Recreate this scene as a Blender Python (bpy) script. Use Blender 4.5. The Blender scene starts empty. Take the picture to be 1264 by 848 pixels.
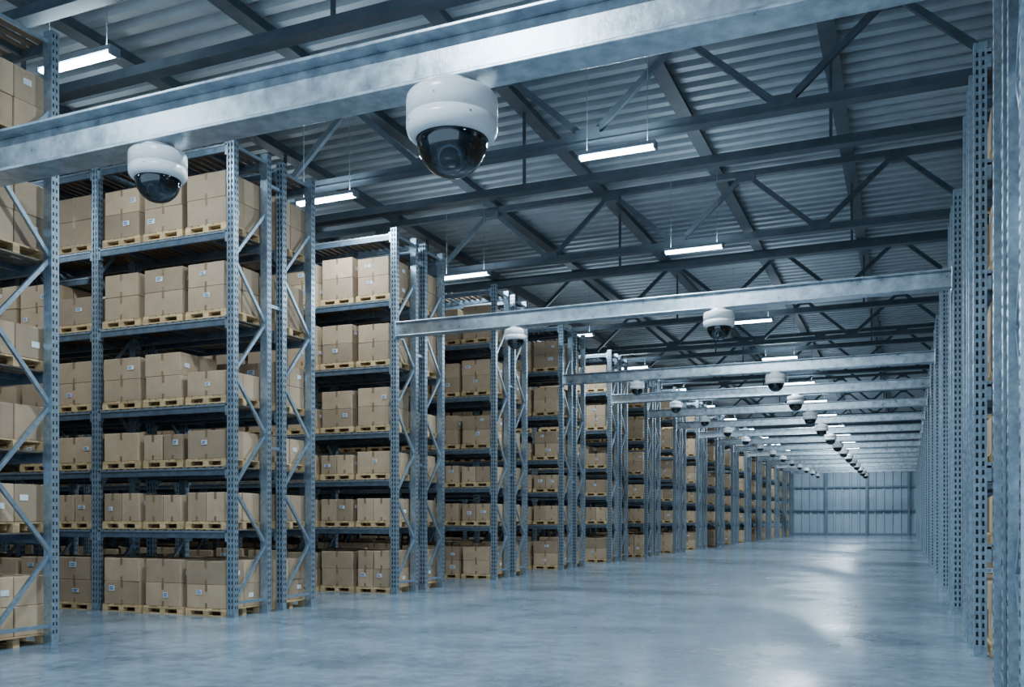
import bpy, math, random
from mathutils import Vector, Matrix
random.seed(7)
scene = bpy.context.scene
COL = scene.collection

# ---------------------------------------------------------------- materials
def new_mat(name):
    m = bpy.data.materials.new(name); m.use_nodes = True
    nt = m.node_tree
    return m, nt, nt.nodes["Principled BSDF"]

def noise_mat(name, c1, c2, scale=5.0, rough=(0.4, 0.6), metal=0.0, detail=6.0, bump=0.0, stretch=None, island=0.0, spec=0.5):
    m, nt, b = new_mat(name)
    L = nt.links.new
    tc = nt.nodes.new("ShaderNodeTexCoord")
    mp = nt.nodes.new("ShaderNodeMapping")
    if stretch: mp.inputs["Scale"].default_value = stretch
    L(tc.outputs["Object"], mp.inputs["Vector"])
    n = nt.nodes.new("ShaderNodeTexNoise"); n.inputs["Scale"].default_value = scale
    n.inputs["Detail"].default_value = detail; n.inputs["Roughness"].default_value = 0.6
    L(mp.outputs[0], n.inputs["Vector"])
    r = nt.nodes.new("ShaderNodeValToRGB")
    r.color_ramp.elements[0].position = 0.35; r.color_ramp.elements[0].color = (*c1, 1)
    r.color_ramp.elements[1].position = 0.68; r.color_ramp.elements[1].color = (*c2, 1)
    L(n.outputs["Fac"], r.inputs[0])
    col = r.outputs[0]
    if island > 0:
        g = nt.nodes.new("ShaderNodeNewGeometry")
        mr = nt.nodes.new("ShaderNodeMapRange")
        mr.inputs["To Min"].default_value = 1 - island; mr.inputs["To Max"].default_value = 1 + island
        L(g.outputs["Random Per Island"], mr.inputs["Value"])
        hs = nt.nodes.new("ShaderNodeHueSaturation")
        L(mr.outputs[0], hs.inputs["Value"]); L(col, hs.inputs["Color"])
        col = hs.outputs[0]
    L(col, b.inputs["Base Color"])
    m2 = nt.nodes.new("ShaderNodeMapRange")
    m2.inputs["To Min"].default_value = rough[0]; m2.inputs["To Max"].default_value = rough[1]
    L(n.outputs["Fac"], m2.inputs["Value"]); L(m2.outputs[0], b.inputs["Roughness"])
    b.inputs["Metallic"].default_value = metal
    b.inputs["Specular IOR Level"].default_value = spec
    if bump > 0:
        bp = nt.nodes.new("ShaderNodeBump"); bp.inputs["Strength"].default_value = bump
        bp.inputs["Distance"].default_value = 0.02
        L(n.outputs["Fac"], bp.inputs["Height"]); L(bp.outputs[0], b.inputs["Normal"])
    return m

def emis_mat(name, col, s):
    m, nt, b = new_mat(name)
    b.inputs["Base Color"].default_value = (*col, 1)
    b.inputs["Emission Color"].default_value = (*col, 1)
    b.inputs["Emission Strength"].default_value = s
    return m

M_up    = noise_mat("galvanised_upright", (0.22,0.295,0.36), (0.37,0.46,0.54), 14, (0.24,0.36), 0.65)
M_brace = noise_mat("galvanised_brace", (0.24,0.32,0.39), (0.34,0.43,0.51), 14, (0.28,0.4), 0.65)
M_beam  = noise_mat("rack_beam_steel", (0.08,0.115,0.155), (0.14,0.19,0.25), 6, (0.3,0.45), 0.45)
M_hole  = noise_mat("punched_slot_shadow", (0.008,0.011,0.014), (0.012,0.016,0.02), 6, (0.8,0.9))
M_deck  = noise_mat("deck_slat_wood", (0.09,0.075,0.06), (0.17,0.14,0.11), 6, (0.6,0.8), stretch=(6,1,1), island=0.25)
M_wood  = noise_mat("pallet_wood", (0.44,0.295,0.145), (0.64,0.45,0.24), 5, (0.6,0.8), stretch=(1,6,6), island=0.25)
M_box   = noise_mat("corrugated_cardboard", (0.365,0.255,0.16), (0.435,0.312,0.20), 3, (0.65,0.8), island=0.26)
M_tape  = noise_mat("packing_tape", (0.20,0.13,0.075), (0.25,0.165,0.095), 3, (0.3,0.45))
M_label = noise_mat("paper_label", (0.62,0.66,0.70), (0.72,0.75,0.78), 3, (0.5,0.6))
M_ink   = noise_mat("label_ink", (0.04,0.14,0.36), (0.06,0.20,0.45), 3, (0.5,0.6))
M_ibeam = noise_mat("galvanised_i_beam", (0.28,0.335,0.385), (0.56,0.63,0.68), 5.0, (0.20,0.42), 0.68, detail=12, bump=0.18)
M_truss = noise_mat("truss_painted_steel", (0.05,0.07,0.09), (0.08,0.105,0.13), 3, (0.45,0.6), 0.2)
M_roof  = noise_mat("roof_sheet_metal", (0.35,0.405,0.45), (0.44,0.495,0.54), 1.5, (0.4,0.55), 0.25)
M_wall  = noise_mat("wall_sheet_metal", (0.26,0.335,0.41), (0.31,0.39,0.47), 0.6, (0.4,0.6), 0.1)
M_wallf = noise_mat("wall_girt_steel", (0.10,0.15,0.20), (0.14,0.19,0.25), 2, (0.4,0.6), 0.2)
M_white = noise_mat("white_camera_plastic", (0.76,0.78,0.80), (0.80,0.82,0.84), 4, (0.22,0.28))
M_black = noise_mat("black_plastic", (0.012,0.014,0.017), (0.02,0.024,0.028), 4, (0.3,0.4))
M_lens  = noise_mat("lens_glass_black", (0.005,0.006,0.01), (0.01,0.012,0.02), 4, (0.04,0.06))
M_grey  = noise_mat("camera_grey_plastic", (0.20,0.22,0.24), (0.26,0.28,0.30), 4, (0.35,0.45))
M_tube  = emis_mat("fluorescent_tube_glow", (0.66,0.88,1.0), 30)
M_fix   = noise_mat("fixture_housing", (0.20,0.24,0.28), (0.26,0.30,0.34), 4, (0.4,0.5))

# dome glass : tinted transparent + gloss
M_dome, nt, b = new_mat("smoked_dome_glass")
nt.nodes.remove(b)
out = nt.nodes["Material Output"]
tr = nt.nodes.new("ShaderNodeBsdfTransparent"); tr.inputs[0].default_value = (0.5,0.57,0.63,1)
gl = nt.nodes.new("ShaderNodeBsdfGlossy"); gl.inputs["Roughness"].default_value = 0.03; gl.inputs[0].default_value=(0.9,0.95,1,1)
lw = nt.nodes.new("ShaderNodeFresnel"); lw.inputs[0].default_value = 1.75
mx = nt.nodes.new("ShaderNodeMixShader")
nt.links.new(lw.outputs[0], mx.inputs[0]); nt.links.new(tr.outputs[0], mx.inputs[1]); nt.links.new(gl.outputs[0], mx.inputs[2])
nt.links.new(mx.outputs[0], out.inputs[0])

# polished concrete floor
M_floor, nt, b = new_mat("polished_concrete")
L = nt.links.new
tc = nt.nodes.new("ShaderNodeTexCoord")
n1 = nt.nodes.new("ShaderNodeTexNoise"); n1.inputs["Scale"].default_value = 0.6; n1.inputs["Detail"].default_value = 12; n1.inputs["Roughness"].default_value=0.68
n2 = nt.nodes.new("ShaderNodeTexNoise"); n2.inputs["Scale"].default_value = 5.0; n2.inputs["Detail"].default_value = 8
L(tc.outputs["Object"], n1.inputs["Vector"]); L(tc.outputs["Object"], n2.inputs["Vector"])
ad = nt.nodes.new("ShaderNodeMath"); ad.operation='MULTIPLY_ADD'; ad.inputs[1].default_value=0.4
L(n2.outputs[0], ad.inputs[0]); L(n1.outputs[0], ad.inputs[2])
r = nt.nodes.new("ShaderNodeValToRGB")
r.color_ramp.elements[0].position=0.57; r.color_ramp.elements[0].color=(0.085,0.125,0.165,1)
r.color_ramp.elements[1].position=0.84; r.color_ramp.elements[1].color=(0.25,0.325,0.39,1)
L(ad.outputs[0], r.inputs[0]); L(r.outputs[0], b.inputs["Base Color"])
mr = nt.nodes.new("ShaderNodeMapRange"); mr.inputs["From Min"].default_value=0.5; mr.inputs["From Max"].default_value=0.9
mr.inputs["To Min"].default_value=0.30; mr.inputs["To Max"].default_value=0.12
L(ad.outputs[0], mr.inputs["Value"]); L(mr.outputs[0], b.inputs["Roughness"])
b.inputs["Specular IOR Level"].default_value = 0.65
bp = nt.nodes.new("ShaderNodeBump"); bp.inputs["Strength"].default_value=0.06; bp.inputs["Distance"].default_value=0.02
L(n1.outputs[0], bp.inputs["Height"]); L(bp.outputs[0], b.inputs["Normal"])

# ---------------------------------------------------------------- mesh builder
class MB:
    def __init__(s, mats): s.v=[]; s.f=[]; s.m=[]; s.mats=mats; s.smooth=[]
    def idx(s, mat): return s.mats.index(mat)
    def box(s, x0,x1,y0,y1,z0,z1, mat, rot=0.0):
        if x0>x1: x0,x1=x1,x0
        if y0>y1: y0,y1=y1,y0
        b=len(s.v); cx=(x0+x1)/2; cy=(y0+y1)/2
        c,sn=math.cos(rot),math.sin(rot)
        for z in (z0,z1):
            for (x,y) in ((x0,y0),(x1,y0),(x1,y1),(x0,y1)):
                dx,dy=x-cx,y-cy
                s.v.append((cx+dx*c-dy*sn, cy+dx*sn+dy*c, z))
        for q in ((3,2,1,0),(4,5,6,7),(0,1,5,4),(1,2,6,5),(2,3,7,6),(3,0,4,7)):
            s.f.append(tuple(b+i for i in q)); s.m.append(s.idx(mat))
    def cbox(s, x0,x1,y0,y1,z0,z1, ch, mat, rot=0.0):
        if x0>x1: x0,x1=x1,x0
        b=len(s.v); cx,cy,cz=(x0+x1)/2,(y0+y1)/2,(z0+z1)/2
        h=((x1-x0)/2,(y1-y0)/2,(z1-z0)/2); cr,sn=math.cos(rot),math.sin(rot)
        ids={}
        for sx in (-1,1):
            for sy in (-1,1):
                for sz in (-1,1):
                    for a in range(3):
                        d=[sx*(h[0]-ch), sy*(h[1]-ch), sz*(h[2]-ch)]
                        d[a]=(sx,sy,sz)[a]*h[a]
                        ids[(sx,sy,sz,a)]=len(s.v)
                        s.v.append((cx+d[0]*cr-d[1]*sn, cy+d[0]*sn+d[1]*cr, cz+d[2]))
        mi=s.idx(mat)
        def face(vs,nrm):
            p=[Vector(s.v[i]) for i in vs]
            n=(p[1]-p[0]).cross(p[2]-p[0])
            if n.dot(Vector(nrm))<0: vs=vs[::-1]
            s.f.append(tuple(vs)); s.m.append(mi)
        for a in range(3):
            o=[i for i in range(3) if i!=a]
            for sg in (-1,1):
                vs=[]
                for (p,q) in ((-1,-1),(1,-1),(1,1),(-1,1)):
                    k=[0,0,0]; k[a]=sg; k[o[0]]=p; k[o[1]]=q
                    vs.append(ids[(k[0],k[1],k[2],a)])
                n=[0,0,0]; n[a]=sg
                nn=(n[0]*cr-n[1]*sn, n[0]*sn+n[1]*cr, n[2]); face(vs,nn)
        for a in range(3):
            o=[i for i in range(3) if i!=a]
            for p in (-1,1):
                for q in (-1,1):
                    def K(t,ax):
                        k=[0,0,0]; k[a]=t; k[o[0]]=p; k[o[1]]=q
                        return ids[(k[0],k[1],k[2],ax)]
                    vs=[K(-1,o[0]),K(1,o[0]),K(1,o[1]),K(-1,o[1])]
                    n=[0,0,0]; n[o[0]]=p; n[o[1]]=q
                    nn=(n[0]*cr-n[1]*sn, n[0]*sn+n[1]*cr, n[2]); face(vs,nn)
        for sx in (-1,1):
            for sy in (-1,1):
                for sz in (-1,1):
                    nn=(sx*cr-sy*sn, sx*sn+sy*cr, sz)
                    face([ids[(sx,sy,sz,a)] for a in range(3)], nn)
    def bar(s, p, q, w, h, mat):
        p=Vector(p); q=Vector(q); d=(q-p).normalized()
        up=Vector((0,0,1)) if abs(d.z)<0.95 else Vector((0,1,0))
        a=d.cross(up).normalized()*w/2; c=a.cross(d).normalized()*h/2
        b=len(s.v)
        for e in (p,q):
            for (i,j) in ((-1,-1),(1,-1),(1,1),(-1,1)):
                s.v.append(tuple(e+a*i+c*j))
        for f in ((3,2,1,0),(4,5,6,7),(0,1,5,4),(1,2,6,5),(2,3,7,6),(3,0,4,7)):
            s.f.append(tuple(b+i for i in f)); s.m.append(s.idx(mat))
    def quad(s, pts, mat):
        b=len(s.v); s.v+= [tuple(p) for p in pts]
        s.f.append(tuple(range(b,b+len(pts)))); s.m.append(s.idx(mat))
    def lathe(s, prof, mat, n=48):
        b=len(s.v)
        for (r,z) in prof:
            for i in range(n):
                a=2*math.pi*i/n; s.v.append((r*math.cos(a), r*math.sin(a), z))
        for k in range(len(prof)-1):
            for i in range(n):
                j=(i+1)%n
                s.f.append((b+k*n+i, b+(k+1)*n+i, b+(k+1)*n+j, b+k*n+j)); s.m.append(s.idx(mat))
    def mesh(s, name, smooth=False):
        me=bpy.data.meshes.new(name); me.from_pydata(s.v,[],s.f)
        for m in s.mats: me.materials.append(m)
        me.polygons.foreach_set("material_index", s.m)
        if smooth:
            me.polygons.foreach_set("use_smooth",[True]*len(s.f))
        me.update()
        return me

def obj(name, me, loc=(0,0,0), parent=None, rot=None):
    o=bpy.data.objects.new(name, me); o.location=loc
    if rot: o.rotation_euler=rot
    COL.objects.link(o)
    if parent: o.parent=parent
    return o

# ---------------------------------------------------------------- constants
XL, XR = -10.65, 0.75
WL, WR, YN, YF = -30.0, 16.0, -10.0, 103.0
ZR = 11.2
BAY, FD, GAP = 3.15, 1.0, 0.35
LV = [0,1.5,2.6,3.7,5.2,6.7,8.2]
LVR = [z*0.908 for z in LV]

# ---------------------------------------------------------------- shell
mb=MB([M_floor]); mb.box(WL,WR,YN,YF,-0.2,0,M_floor); obj("floor", mb.mesh("floor"))

# corrugated roof deck, ribs run along X
mb=MB([M_roof]); pitch=0.48; y=YN; pr=[]
while y<YF:
    pr += [(y,ZR),(y+0.20,ZR),(y+0.23,ZR+0.15),(y+0.45,ZR+0.15)]
    y+=pitch
pr.append((YF,ZR))
for (a,b) in zip(pr[:-1],pr[1:]):
    mb.quad([(WL,a[0],a[1]),(WL,b[0],b[1]),(WR,b[0],b[1]),(WR,a[0],a[1])],M_roof)
mb.box(WL,WR,YN,YF,ZR+0.2,ZR+0.3,M_roof)
obj("ceiling", mb.mesh("ceiling"))

# back wall, vertical ribs
mb=MB([M_wall,M_wallf]); x=WL; pr=[]
while x<WR:
    pr += [(x,YF),(x+0.40,YF),(x+0.46,YF-0.12),(x+0.60,YF-0.12),(x+0.66,YF)]
    x+=0.8
pr.append((WR,YF))
for (a,b) in zip(pr[:-1],pr[1:]):
    mb.quad([(a[0],a[1],0),(b[0],b[1],0),(b[0],b[1],ZR),(a[0],a[1],ZR)],M_wall)
mb.box(WL,WR,YF+0.05,YF+0.2,0,ZR+0.3,M_wall)
for z in (2.55,5.0,7.4): mb.box(WL,WR,YF-0.26,YF-0.12,z,z+0.16,M_wallf)
for k in range(12):
    x=WL+2+k*4.0; mb.box(x,x+0.25,YF-0.38,YF-0.12,0,ZR,M_wallf)
mb.box(WL,WR,YF-0.2,YF-0.12,0,0.25,M_wallf)
obj("wall_back", mb.mesh("wall_back"))
for nm,x0,x1 in (("wall_left",WL-0.2,WL),("wall_right",WR,WR+0.2)):
    mb=MB([M_wall,M_wallf]); mb.box(x0,x1,YN,YF,0,ZR+0.3,M_wall)
    xi = x1 if nm=="wall_left" else x0
    s = 1 if nm=="wall_left" else -1
    for z in (2.5,5,7.5): mb.box(xi,xi+s*0.12,YN,YF,z,z+0.15,M_wallf)
    obj(nm, mb.mesh(nm))

# ---------------------------------------------------------------- roof structure
def truss_mesh(kind):
    mb=MB([M_truss]); zb,zt=9.2,10.86
    mb.box(WL,WR,-0.09,0.09,zb-0.09,zb+0.09,M_truss)
    mb.box(WL,WR,-0.13,0.13,zb-0.10,zb-0.07,M_truss)
    if kind==0:
        mb.box(WL,WR,-0.08,0.08,zt-0.08,zt+0.08,M_truss)
        x=-2.1-3.7*8
        while x<WR-2:
            if x>WL:
                mb.bar((x,0,zb),(x+1.85,0,zt),0.10,0.12,M_truss)
                mb.bar((x+1.85,0,zt),(x+3.7,0,zb),0.10,0.12,M_truss)
                mb.box(x-0.25,x+0.25,-0.1,0.1,zb-0.02,zb+0.2,M_truss)
                mb.box(x+1.6,x+2.1,-0.1,0.1,zt-0.22,zt+0.02,M_truss)
            x+=3.7
    else:
        x=-1.4-3.3*8
        while x<WR-1:
            if x>WL:
                mb.box(x-0.03,x+0.03,-0.03,0.03,zb,10.93,M_truss)
            x+=6.6
    return mb.mesh("roof_truss")
T1,T2=truss_mesh(0),truss_mesh(1)
ty=17.4-7.6*3
while ty<YF-3:
    obj("roof_truss",T1,(0,ty,0)); obj("roof_tie_girder",T2,(0,ty+2.0,0)); ty+=7.6
mb=MB([M_truss])
mb.box(-0.08,0.08,YN,YF,10.95,11.19,M_truss)
mb.box(-0.16,0.16,YN,YF,10.94,10.97,M_truss)
mp=mb.mesh("roof_purlin")
for k in range(14):
    xx=-1.4-3.3*k+3.3*5
    if WL+0.5 < xx < WR-0.5: obj("roof_purlin",mp,(xx,0,0))

# ---------------------------------------------------------------- racks
def rack_mesh(sgn, nb, lv):
    mats=[M_up,M_brace,M_beam,M_hole,M_deck]; mb=MB(mats)
    H=lv[-1]+0.13; PW,PD=0.15,0.11
    for s in range(2):
        y0=s*(FD+GAP); y1=y0+FD
        for k in range(nb+1):
            xa=sgn*k*BAY; xb=xa+sgn*PW
            lo,hi=min(xa,xb),max(xa,xb); xm=(lo+hi)/2
            for (pa,pb,dirn) in ((y0,y0+PD,-1),(y1-PD,y1,1)):
                mb.box(lo,hi,pa,pb,0.012,H,M_up)
                mb.box(lo-0.03,hi+0.03,pa-0.03,pb+0.03,0,0.012,M_up)
                yf = pa-0.002 if dirn<0 else pb+0.002
                yr = (pa-0.012,pa) if dirn<0 else (pb,pb+0.012)
                mb.box(lo,lo+0.022,yr[0],yr[1],0.05,H,M_up); mb.box(hi-0.022,hi,yr[0],yr[1],0.05,H,M_up)
                mb.box(xm-0.012,xm+0.012,yr[0],yr[1],0.05,H,M_up)
                z=0.15
                while z<H-0.08:
                    for cx in (xm-0.034,xm+0.034):
                        mb.quad([(cx-0.015,yf,z),(cx+0.015,yf,z),(cx+0.012,yf,z+0.06),(cx-0.012,yf,z+0.06)],M_hole)
                    for xx in (lo-0.002,hi+0.002):
                        ym=(pa+pb)/2
                        for dy in (-0.026,0.026):
                            mb.quad([(xx,ym+dy-0.011,z),(xx,ym+dy+0.011,z),(xx,ym+dy+0.011,z+0.05),(xx,ym+dy-0.011,z+0.05)],M_hole)
                    z+=0.105
            zz=0.25; side=0; st=1.0
            mb.bar((xm,y0+PD,zz),(xm,y1-PD,zz),0.04,0.05,M_brace)
            while zz+st<H-0.1:
                a,b=(y0+PD*0.6,y1-PD*0.6) if side==0 else (y1-PD*0.6,y0+PD*0.6)
                mb.bar((xm,a,zz),(xm,b,zz+st),0.045,0.055,M_brace); zz+=st; side^=1
            mb.bar((xm,y0+PD,H-0.15),(xm,y1-PD,H-0.15),0.04,0.05,M_brace)
        for z in lv[1:]:
            for k in range(nb):
                xa=sgn*(k*BAY+PW); xb=sgn*((k+1)*BAY)
                for (p,q) in ((y0+0.01,y0+0.07),(y1-0.07,y1-0.01)):
                    mb.box(xa,xb,p,q,z-0.13,z,M_beam)
                    for xe in (xa,xb-sgn*0.05): mb.box(xe,xe+sgn*0.05,p-0.012,q+0.012,z-0.19,z+0.04,M_up)
                mb.box(xa,xb,y0-0.002,y0+0.012,z-0.03,z,M_up)
                n=17; w=(BAY-PW)/n
                for i in range(n):
                    xx=xa+sgn*(i*w+0.02)
                    mb.box(xx,xx+sgn*(w-0.06),y0+0.02,y1-0.02,z+0.001,z+0.022,M_deck)
                for i in range(3):
                    xx=xa+sgn*(0.5+i*1.0); mb.box(xx-0.03,xx+0.03,y0+0.07,y1-0.07,z-0.08,z-0.003,M_beam)
    for z in (lv[2]+0.4,lv[4]+0.4,lv[6]-0.4):
        for k in range(nb+1):
            xm=sgn*(k*BAY+PW/2); mb.bar((xm,FD-0.02,z),(xm,FD+GAP+0.02,z),0.05,0.06,M_brace)
    return mb.mesh("pallet_rack")

def add_pallet(mb,x,y,z,w,d):
    for i in range(6):
        bw=w/6.0; mb.box(x+i*bw+0.012,x+(i+1)*bw-0.012,y,y+d,z+0.118,z+0.14,M_wood)
    for yy in (y,y+d/2-0.05,y+d-0.1):
        mb.box(x,x+w,yy,yy+0.1,z+0.095,z+0.118,M_wood)
        for xx in (x,x+w/2-0.06,x+w-0.12):
            mb.box(xx,xx+0.12,yy,yy+0.1,z+0.02,z+0.095,M_wood)
        mb.box(x,x+w,yy,yy+0.1,z,z+0.02,M_wood)
def add_carton(mb,x0,x1,y0,y1,z0,z1,seams=True):
    rot=random.uniform(-0.015,0.015)
    mb.cbox(x0,x1,y0,y1,z0,z1,0.009,M_box,rot)
    xm=(x0+x1)/2; t=0.026; e=0.004
    mb.box(xm-t,xm+t,y0-e,y1+e,z1-0.12,z1+0.002,M_tape,rot)
    mb.box(xm-t*0.9,xm+t*0.9,y0-e,y1+e,z0+0.002,z0+0.09,M_tape,rot)
    if random.random()<0.4:
        lw,lh=random.uniform(0.1,0.17),random.uniform(0.06,0.1)
        lx=random.uniform(x0+0.05,x1-0.05-lw); lz=z0+(z1-z0)*random.uniform(0.35,0.62)
        for yy in (y0-0.009,y1+0.009):
            mb.quad([(lx,yy,lz),(lx+lw,yy,lz),(lx+lw,yy,lz+lh),(lx,yy,lz+lh)],M_label)
            y2 = yy-0.003 if yy<y1 else yy+0.003
            for j in range(2):
                zz=lz+lh*(0.22+0.38*j); xe=lx+lw*random.uniform(.55,.88)
                mb.quad([(lx+lw*.12,y2,zz),(xe,y2,zz),(xe,y2,zz+lh*.22),(lx+lw*.12,y2,zz+lh*.22)],M_ink)
    if random.random()<0.35:
        ly=random.uniform(y0+0.05,y1-0.2); lz=z0+(z1-z0)*random.uniform(0.3,0.6)
        for xx in (x0-0.009,x1+0.009):
            mb.quad([(xx,ly,lz),(xx,ly+0.13,lz),(xx,ly+0.13,lz+0.08),(xx,ly,lz+0.08)],M_label)
def load_mesh(sgn, nb, lv):
    mb=MB([M_box,M_tape,M_label,M_ink,M_wood])
    for s in range(2):
        y0=s*(FD+GAP)+0.02
        for k in range(nb):
            for li in range(6):
                for p in range(3):
                    if random.random()<0.05 and (k>0 or li in (2,3)): continue
                    xs=k*BAY+0.15+0.035+p*0.985; w=0.91
                    x0=sgn*xs if sgn>0 else -(xs+w)
                    z=lv[li]+(0.022 if li else 0.0)+0.001
                    add_pallet(mb,x0,y0,z,w,0.96); z+=0.141
                    rr=random.random()
                    if li==0: nl,h,wide=2,0.41,(1 if rr<.6 else 2)
                    elif li==1: nl,h,wide=1,0.50,2
                    elif li==2: nl,h,wide=(1,0.47,2) if rr<.6 else (1,0.5,1)
                    elif li==3: nl,h,wide=(2,0.42,1) if rr<.55 else (1,0.46,1)
                    elif li==4: nl,h,wide=(2,0.44,1) if rr<.95 else (1,.5,1)
                    else: nl,h,wide=(2,0.46,1) if rr<.95 else (1,.55,1)
                    h*=random.uniform(0.92,1.03)
                    ins=random.uniform(0.0,0.05)
                    for l in range(nl):
                        cw=(w-2*ins)/wide
                        for i in range(wide):
                            for j in range(2):
                                jx=random.uniform(-.01,.01)
                                xa=x0+ins+i*cw
                                add_carton(mb,xa+0.010+jx,xa+cw-0.010+jx,y0+0.01+j*0.475,y0+0.01+(j+1)*0.475-0.012,z+l*(h+0.002),z+l*(h+0.002)+h)
    return mb.mesh("palletised_cartons")

NBL,NBR=5,4
RL=rack_mesh(-1,NBL,LV); RR=rack_mesh(1,NBR,LVR)
LL=[load_mesh(-1,NBL,LV) for _ in range(4)]
LRr=[load_mesh(1,NBR,LVR) for _ in range(2)]
rows=[12.73+5.5*k for k in range(16)]
for i,yy in enumerate([6.8]+rows):
    obj("pallet_rack",RL,(XL,yy,0)); obj("palletised_cartons",LL[i%4],(XL,yy,0))
for i,yy in enumerate([7.55]+rows):
    obj("pallet_rack",RR,(XR,yy,0)); obj("palletised_cartons",LRr[i%2],(XR,yy,0))

# ---------------------------------------------------------------- cross I beams
def ibeam(name,yc,zb,h,w,tf,tw):
    mb=MB([M_ibeam]); x0,x1=XL+0.002,XR-0.002
    mb.box(x0,x1,yc-w/2,yc+w/2,zb,zb+tf,M_ibeam)
    mb.box(x0,x1,yc-w/2,yc+w/2,zb+h-tf,zb+h,M_ibeam)
    mb.box(x0,x1,yc-tw/2,yc+tw/2,zb+tf,zb+h-tf,M_ibeam)
    for xe in (x0,x1-0.03): mb.box(xe,xe+0.03,yc-w/2-0.02,yc+w/2+0.02,zb-0.04,zb+h+0.04,M_ibeam)
    me=mb.mesh(name); o=obj(name,me)
    bv=o.modifiers.new("b","BEVEL"); bv.width=0.008; bv.segments=2; bv.limit_method='ANGLE'
beams=[(7.85,5.82,0.50,0.38)]
beams.append((18.28,5.83,0.33,0.28))
for yy in [29.28+5.5*k for k in range(13)]: beams.append((yy,6.22,0.34,0.28))
for (yy,zb,h,w) in beams: ibeam("steel_i_beam",yy,zb,h,w,0.035 if h>.45 else .025,0.03)

# ---------------------------------------------------------------- dome cameras (unit width = 1, top at z=0)
mb=MB([M_white,M_grey])
mb.lathe([(0,0),(0.27,0),(0.28,-0.01),(0.28,-0.095),(0.29,-0.105),(0.43,-0.11),(0.475,-0.125),(0.493,-0.15),(0.5,-0.19),(0.5,-0.38),(0.491,-0.384),(0.491,-0.400),(0.5,-0.404),(0.5,-0.48),(0.488,-0.53),(0.46,-0.57),(0.42,-0.60),(0.395,-0.60)],M_white,64)
mb.lathe([(0.395,-0.595),(0.385,-0.57),(0.0,-0.55)],M_grey,64)
HOUS=mb.mesh("housing",True)
mb=MB([M_dome]); 
mb.lathe([(0.385,-0.58),(0.385,-0.60)]+[(0.385*math.cos(a),-0.61-0.385*math.sin(a)) for a in [math.pi/2*i/14 for i in range(15)]],M_dome,64)
DOME=mb.mesh("smoked_dome",True)
mb=MB([M_black,M_grey,M_lens])
mb.lathe([(0.36,-0.57),(0.355,-0.61),(0.30,-0.65),(0.22,-0.67),(0.0,-0.67)],M_black,40)
for sx in (-0.20,0.20): mb.box(sx-0.025,sx+0.025,-0.09,0.09,-0.86,-0.60,M_black)
b0=len(mb.v)
mb.lathe([(0,0.12),(0.16,0.12),(0.17,0.08),(0.17,-0.08),(0.15,-0.12),(0.12,-0.12)],M_black,32)
mb.lathe([(0.135,-0.121),(0.118,-0.124),(0.112,-0.121)],M_grey,32)
mb.lathe([(0.12,-0.12),(0.11,-0.08),(0.0,-0.065)],M_lens,32)
R=Matrix.Rotation(math.radians(-62),4,'X')
for i in range(b0,len(mb.v)):
    v=R@Vector(mb.v[i]); mb.v[i]=(v.x,v.y,v.z-0.77)
EYE=mb.mesh("lens_module",True)
mb=MB([M_grey,M_black])
for a in (-100,-55,-145,20,150):
    A=math.radians(a); c=Vector((math.cos(A),math.sin(A),0)); t=Vector((-math.sin(A),math.cos(A),0))
    o=c*0.503+Vector((0,0,-0.46 if a!=-100 else -0.27))
    pts=[o+t*0.013*math.cos(k*math.pi/6)+Vector((0,0,0.013*math.sin(k*math.pi/6))) for k in range(12)]
    mb.quad(pts,M_grey)
SCR=mb.mesh("screws")
def domecam(x,y,z,w,yaw):
    e=bpy.data.objects.new("dome_security_camera",None); e.empty_display_size=0.2
    COL.objects.link(e); e.location=(x,y,z); e.scale=(w,w,w); e.rotation_euler=(0,0,yaw)
    for n,m in (("housing",HOUS),("smoked_dome",DOME),("lens_module",EYE),("screws",SCR)):
        obj(n,m,parent=e)
for i,(yy,zb,h,w) in enumerate(beams):
    if i==0:
        domecam(-3.98,yy,zb,0.87,0.25); domecam(-7.62,yy,zb,0.62,-0.3)
    else:
        domecam(-3.4 if i==1 else -3.72,yy,zb,0.61,0.2); domecam(-7.74 if i==1 else -8.1,yy,zb,0.48,-0.1)

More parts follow.
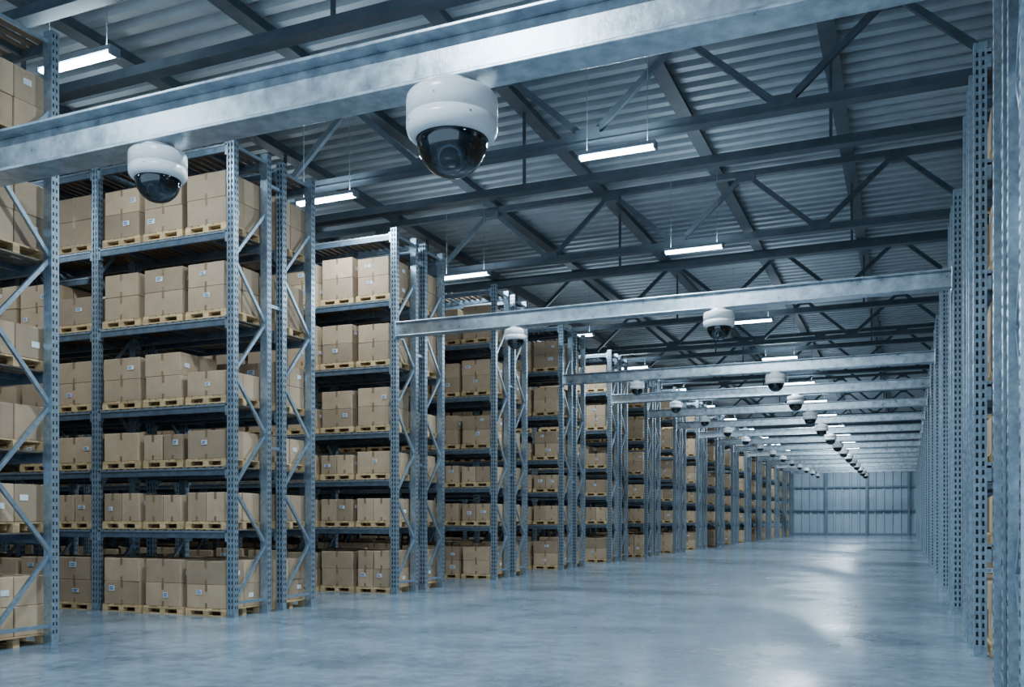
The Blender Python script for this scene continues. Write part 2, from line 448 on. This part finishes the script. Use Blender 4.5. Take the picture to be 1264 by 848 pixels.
# ---------------------------------------------------------------- fluorescent lights
mb=MB([M_fix]); 
mb.box(-0.75,0.75,-0.09,0.09,0.03,0.10,M_fix); mb.box(-0.77,-0.73,-0.1,0.1,-0.04,0.10,M_fix); mb.box(0.73,0.77,-0.1,0.1,-0.04,0.10,M_fix)
for x in (-0.6,0.6): mb.bar((x,0,0.1),(x,0,2.498),0.012,0.012,M_fix)
FX=mb.mesh("fixture_housing")
mb=MB([M_tube])
for dy in (-0.045,0.045):
    n=10
    for i in range(n):
        a,b=2*math.pi*i/n,2*math.pi*(i+1)/n
        mb.quad([(-0.73,dy+0.034*math.cos(a),-0.005+0.034*math.sin(a)),(0.73,dy+0.034*math.cos(a),-0.005+0.034*math.sin(a)),
                 (0.73,dy+0.034*math.cos(b),-0.005+0.034*math.sin(b)),(-0.73,dy+0.034*math.cos(b),-0.005+0.034*math.sin(b))],M_tube)
TB=mb.mesh("tubes")
def lamp(name,e):
    ld=bpy.data.lights.new(name,"AREA"); ld.shape='RECTANGLE'; ld.size=1.4; ld.size_y=0.25; ld.energy=e; ld.color=(0.72,0.88,1.0); return ld
D_main,D_side,U_main=lamp("tube_lamp",680),lamp("tube_lamp_soft",200),lamp("ceiling_fill_light",48)
ys=[3.4,10.4,17.0,23.9,33.4,41.5]+[49.5+8*k for k in range(7)]
for x in (-18.3,-11.7,-5.1,6.0):
    for yy in ys:
        e=bpy.data.objects.new("fluorescent_light",None); COL.objects.link(e); e.location=(x,yy,8.7)
        obj("fixture_housing",FX,parent=e); obj("tubes",TB,parent=e)
        obj("tube_lamp",D_main if x==-5.1 else D_side,(0,0,-0.06),parent=e)
        obj("ceiling_fill_light",U_main,(0,0,0.13),parent=e,rot=(math.pi,0,0))  # added upward fill lamp, brightens the roof so it bounces light down

# ---------------------------------------------------------------- world
w=bpy.data.worlds.new("World"); scene.world=w; w.use_nodes=True
bg=w.node_tree.nodes["Background"]; bg.inputs[0].default_value=(0.55,0.78,1.0,1); bg.inputs[1].default_value=2.2

# ---------------------------------------------------------------- camera
cam=bpy.data.cameras.new("Camera"); co=bpy.data.objects.new("Camera",cam); COL.objects.link(co)
th=math.atan(488/1140)
co.location=(0,0,1.7); co.rotation_euler=(math.pi/2,0,th)
cam.sensor_width=36; cam.lens=36*1140/1264; cam.shift_y=(641-424)/1264; cam.clip_end=300
scene.camera=co
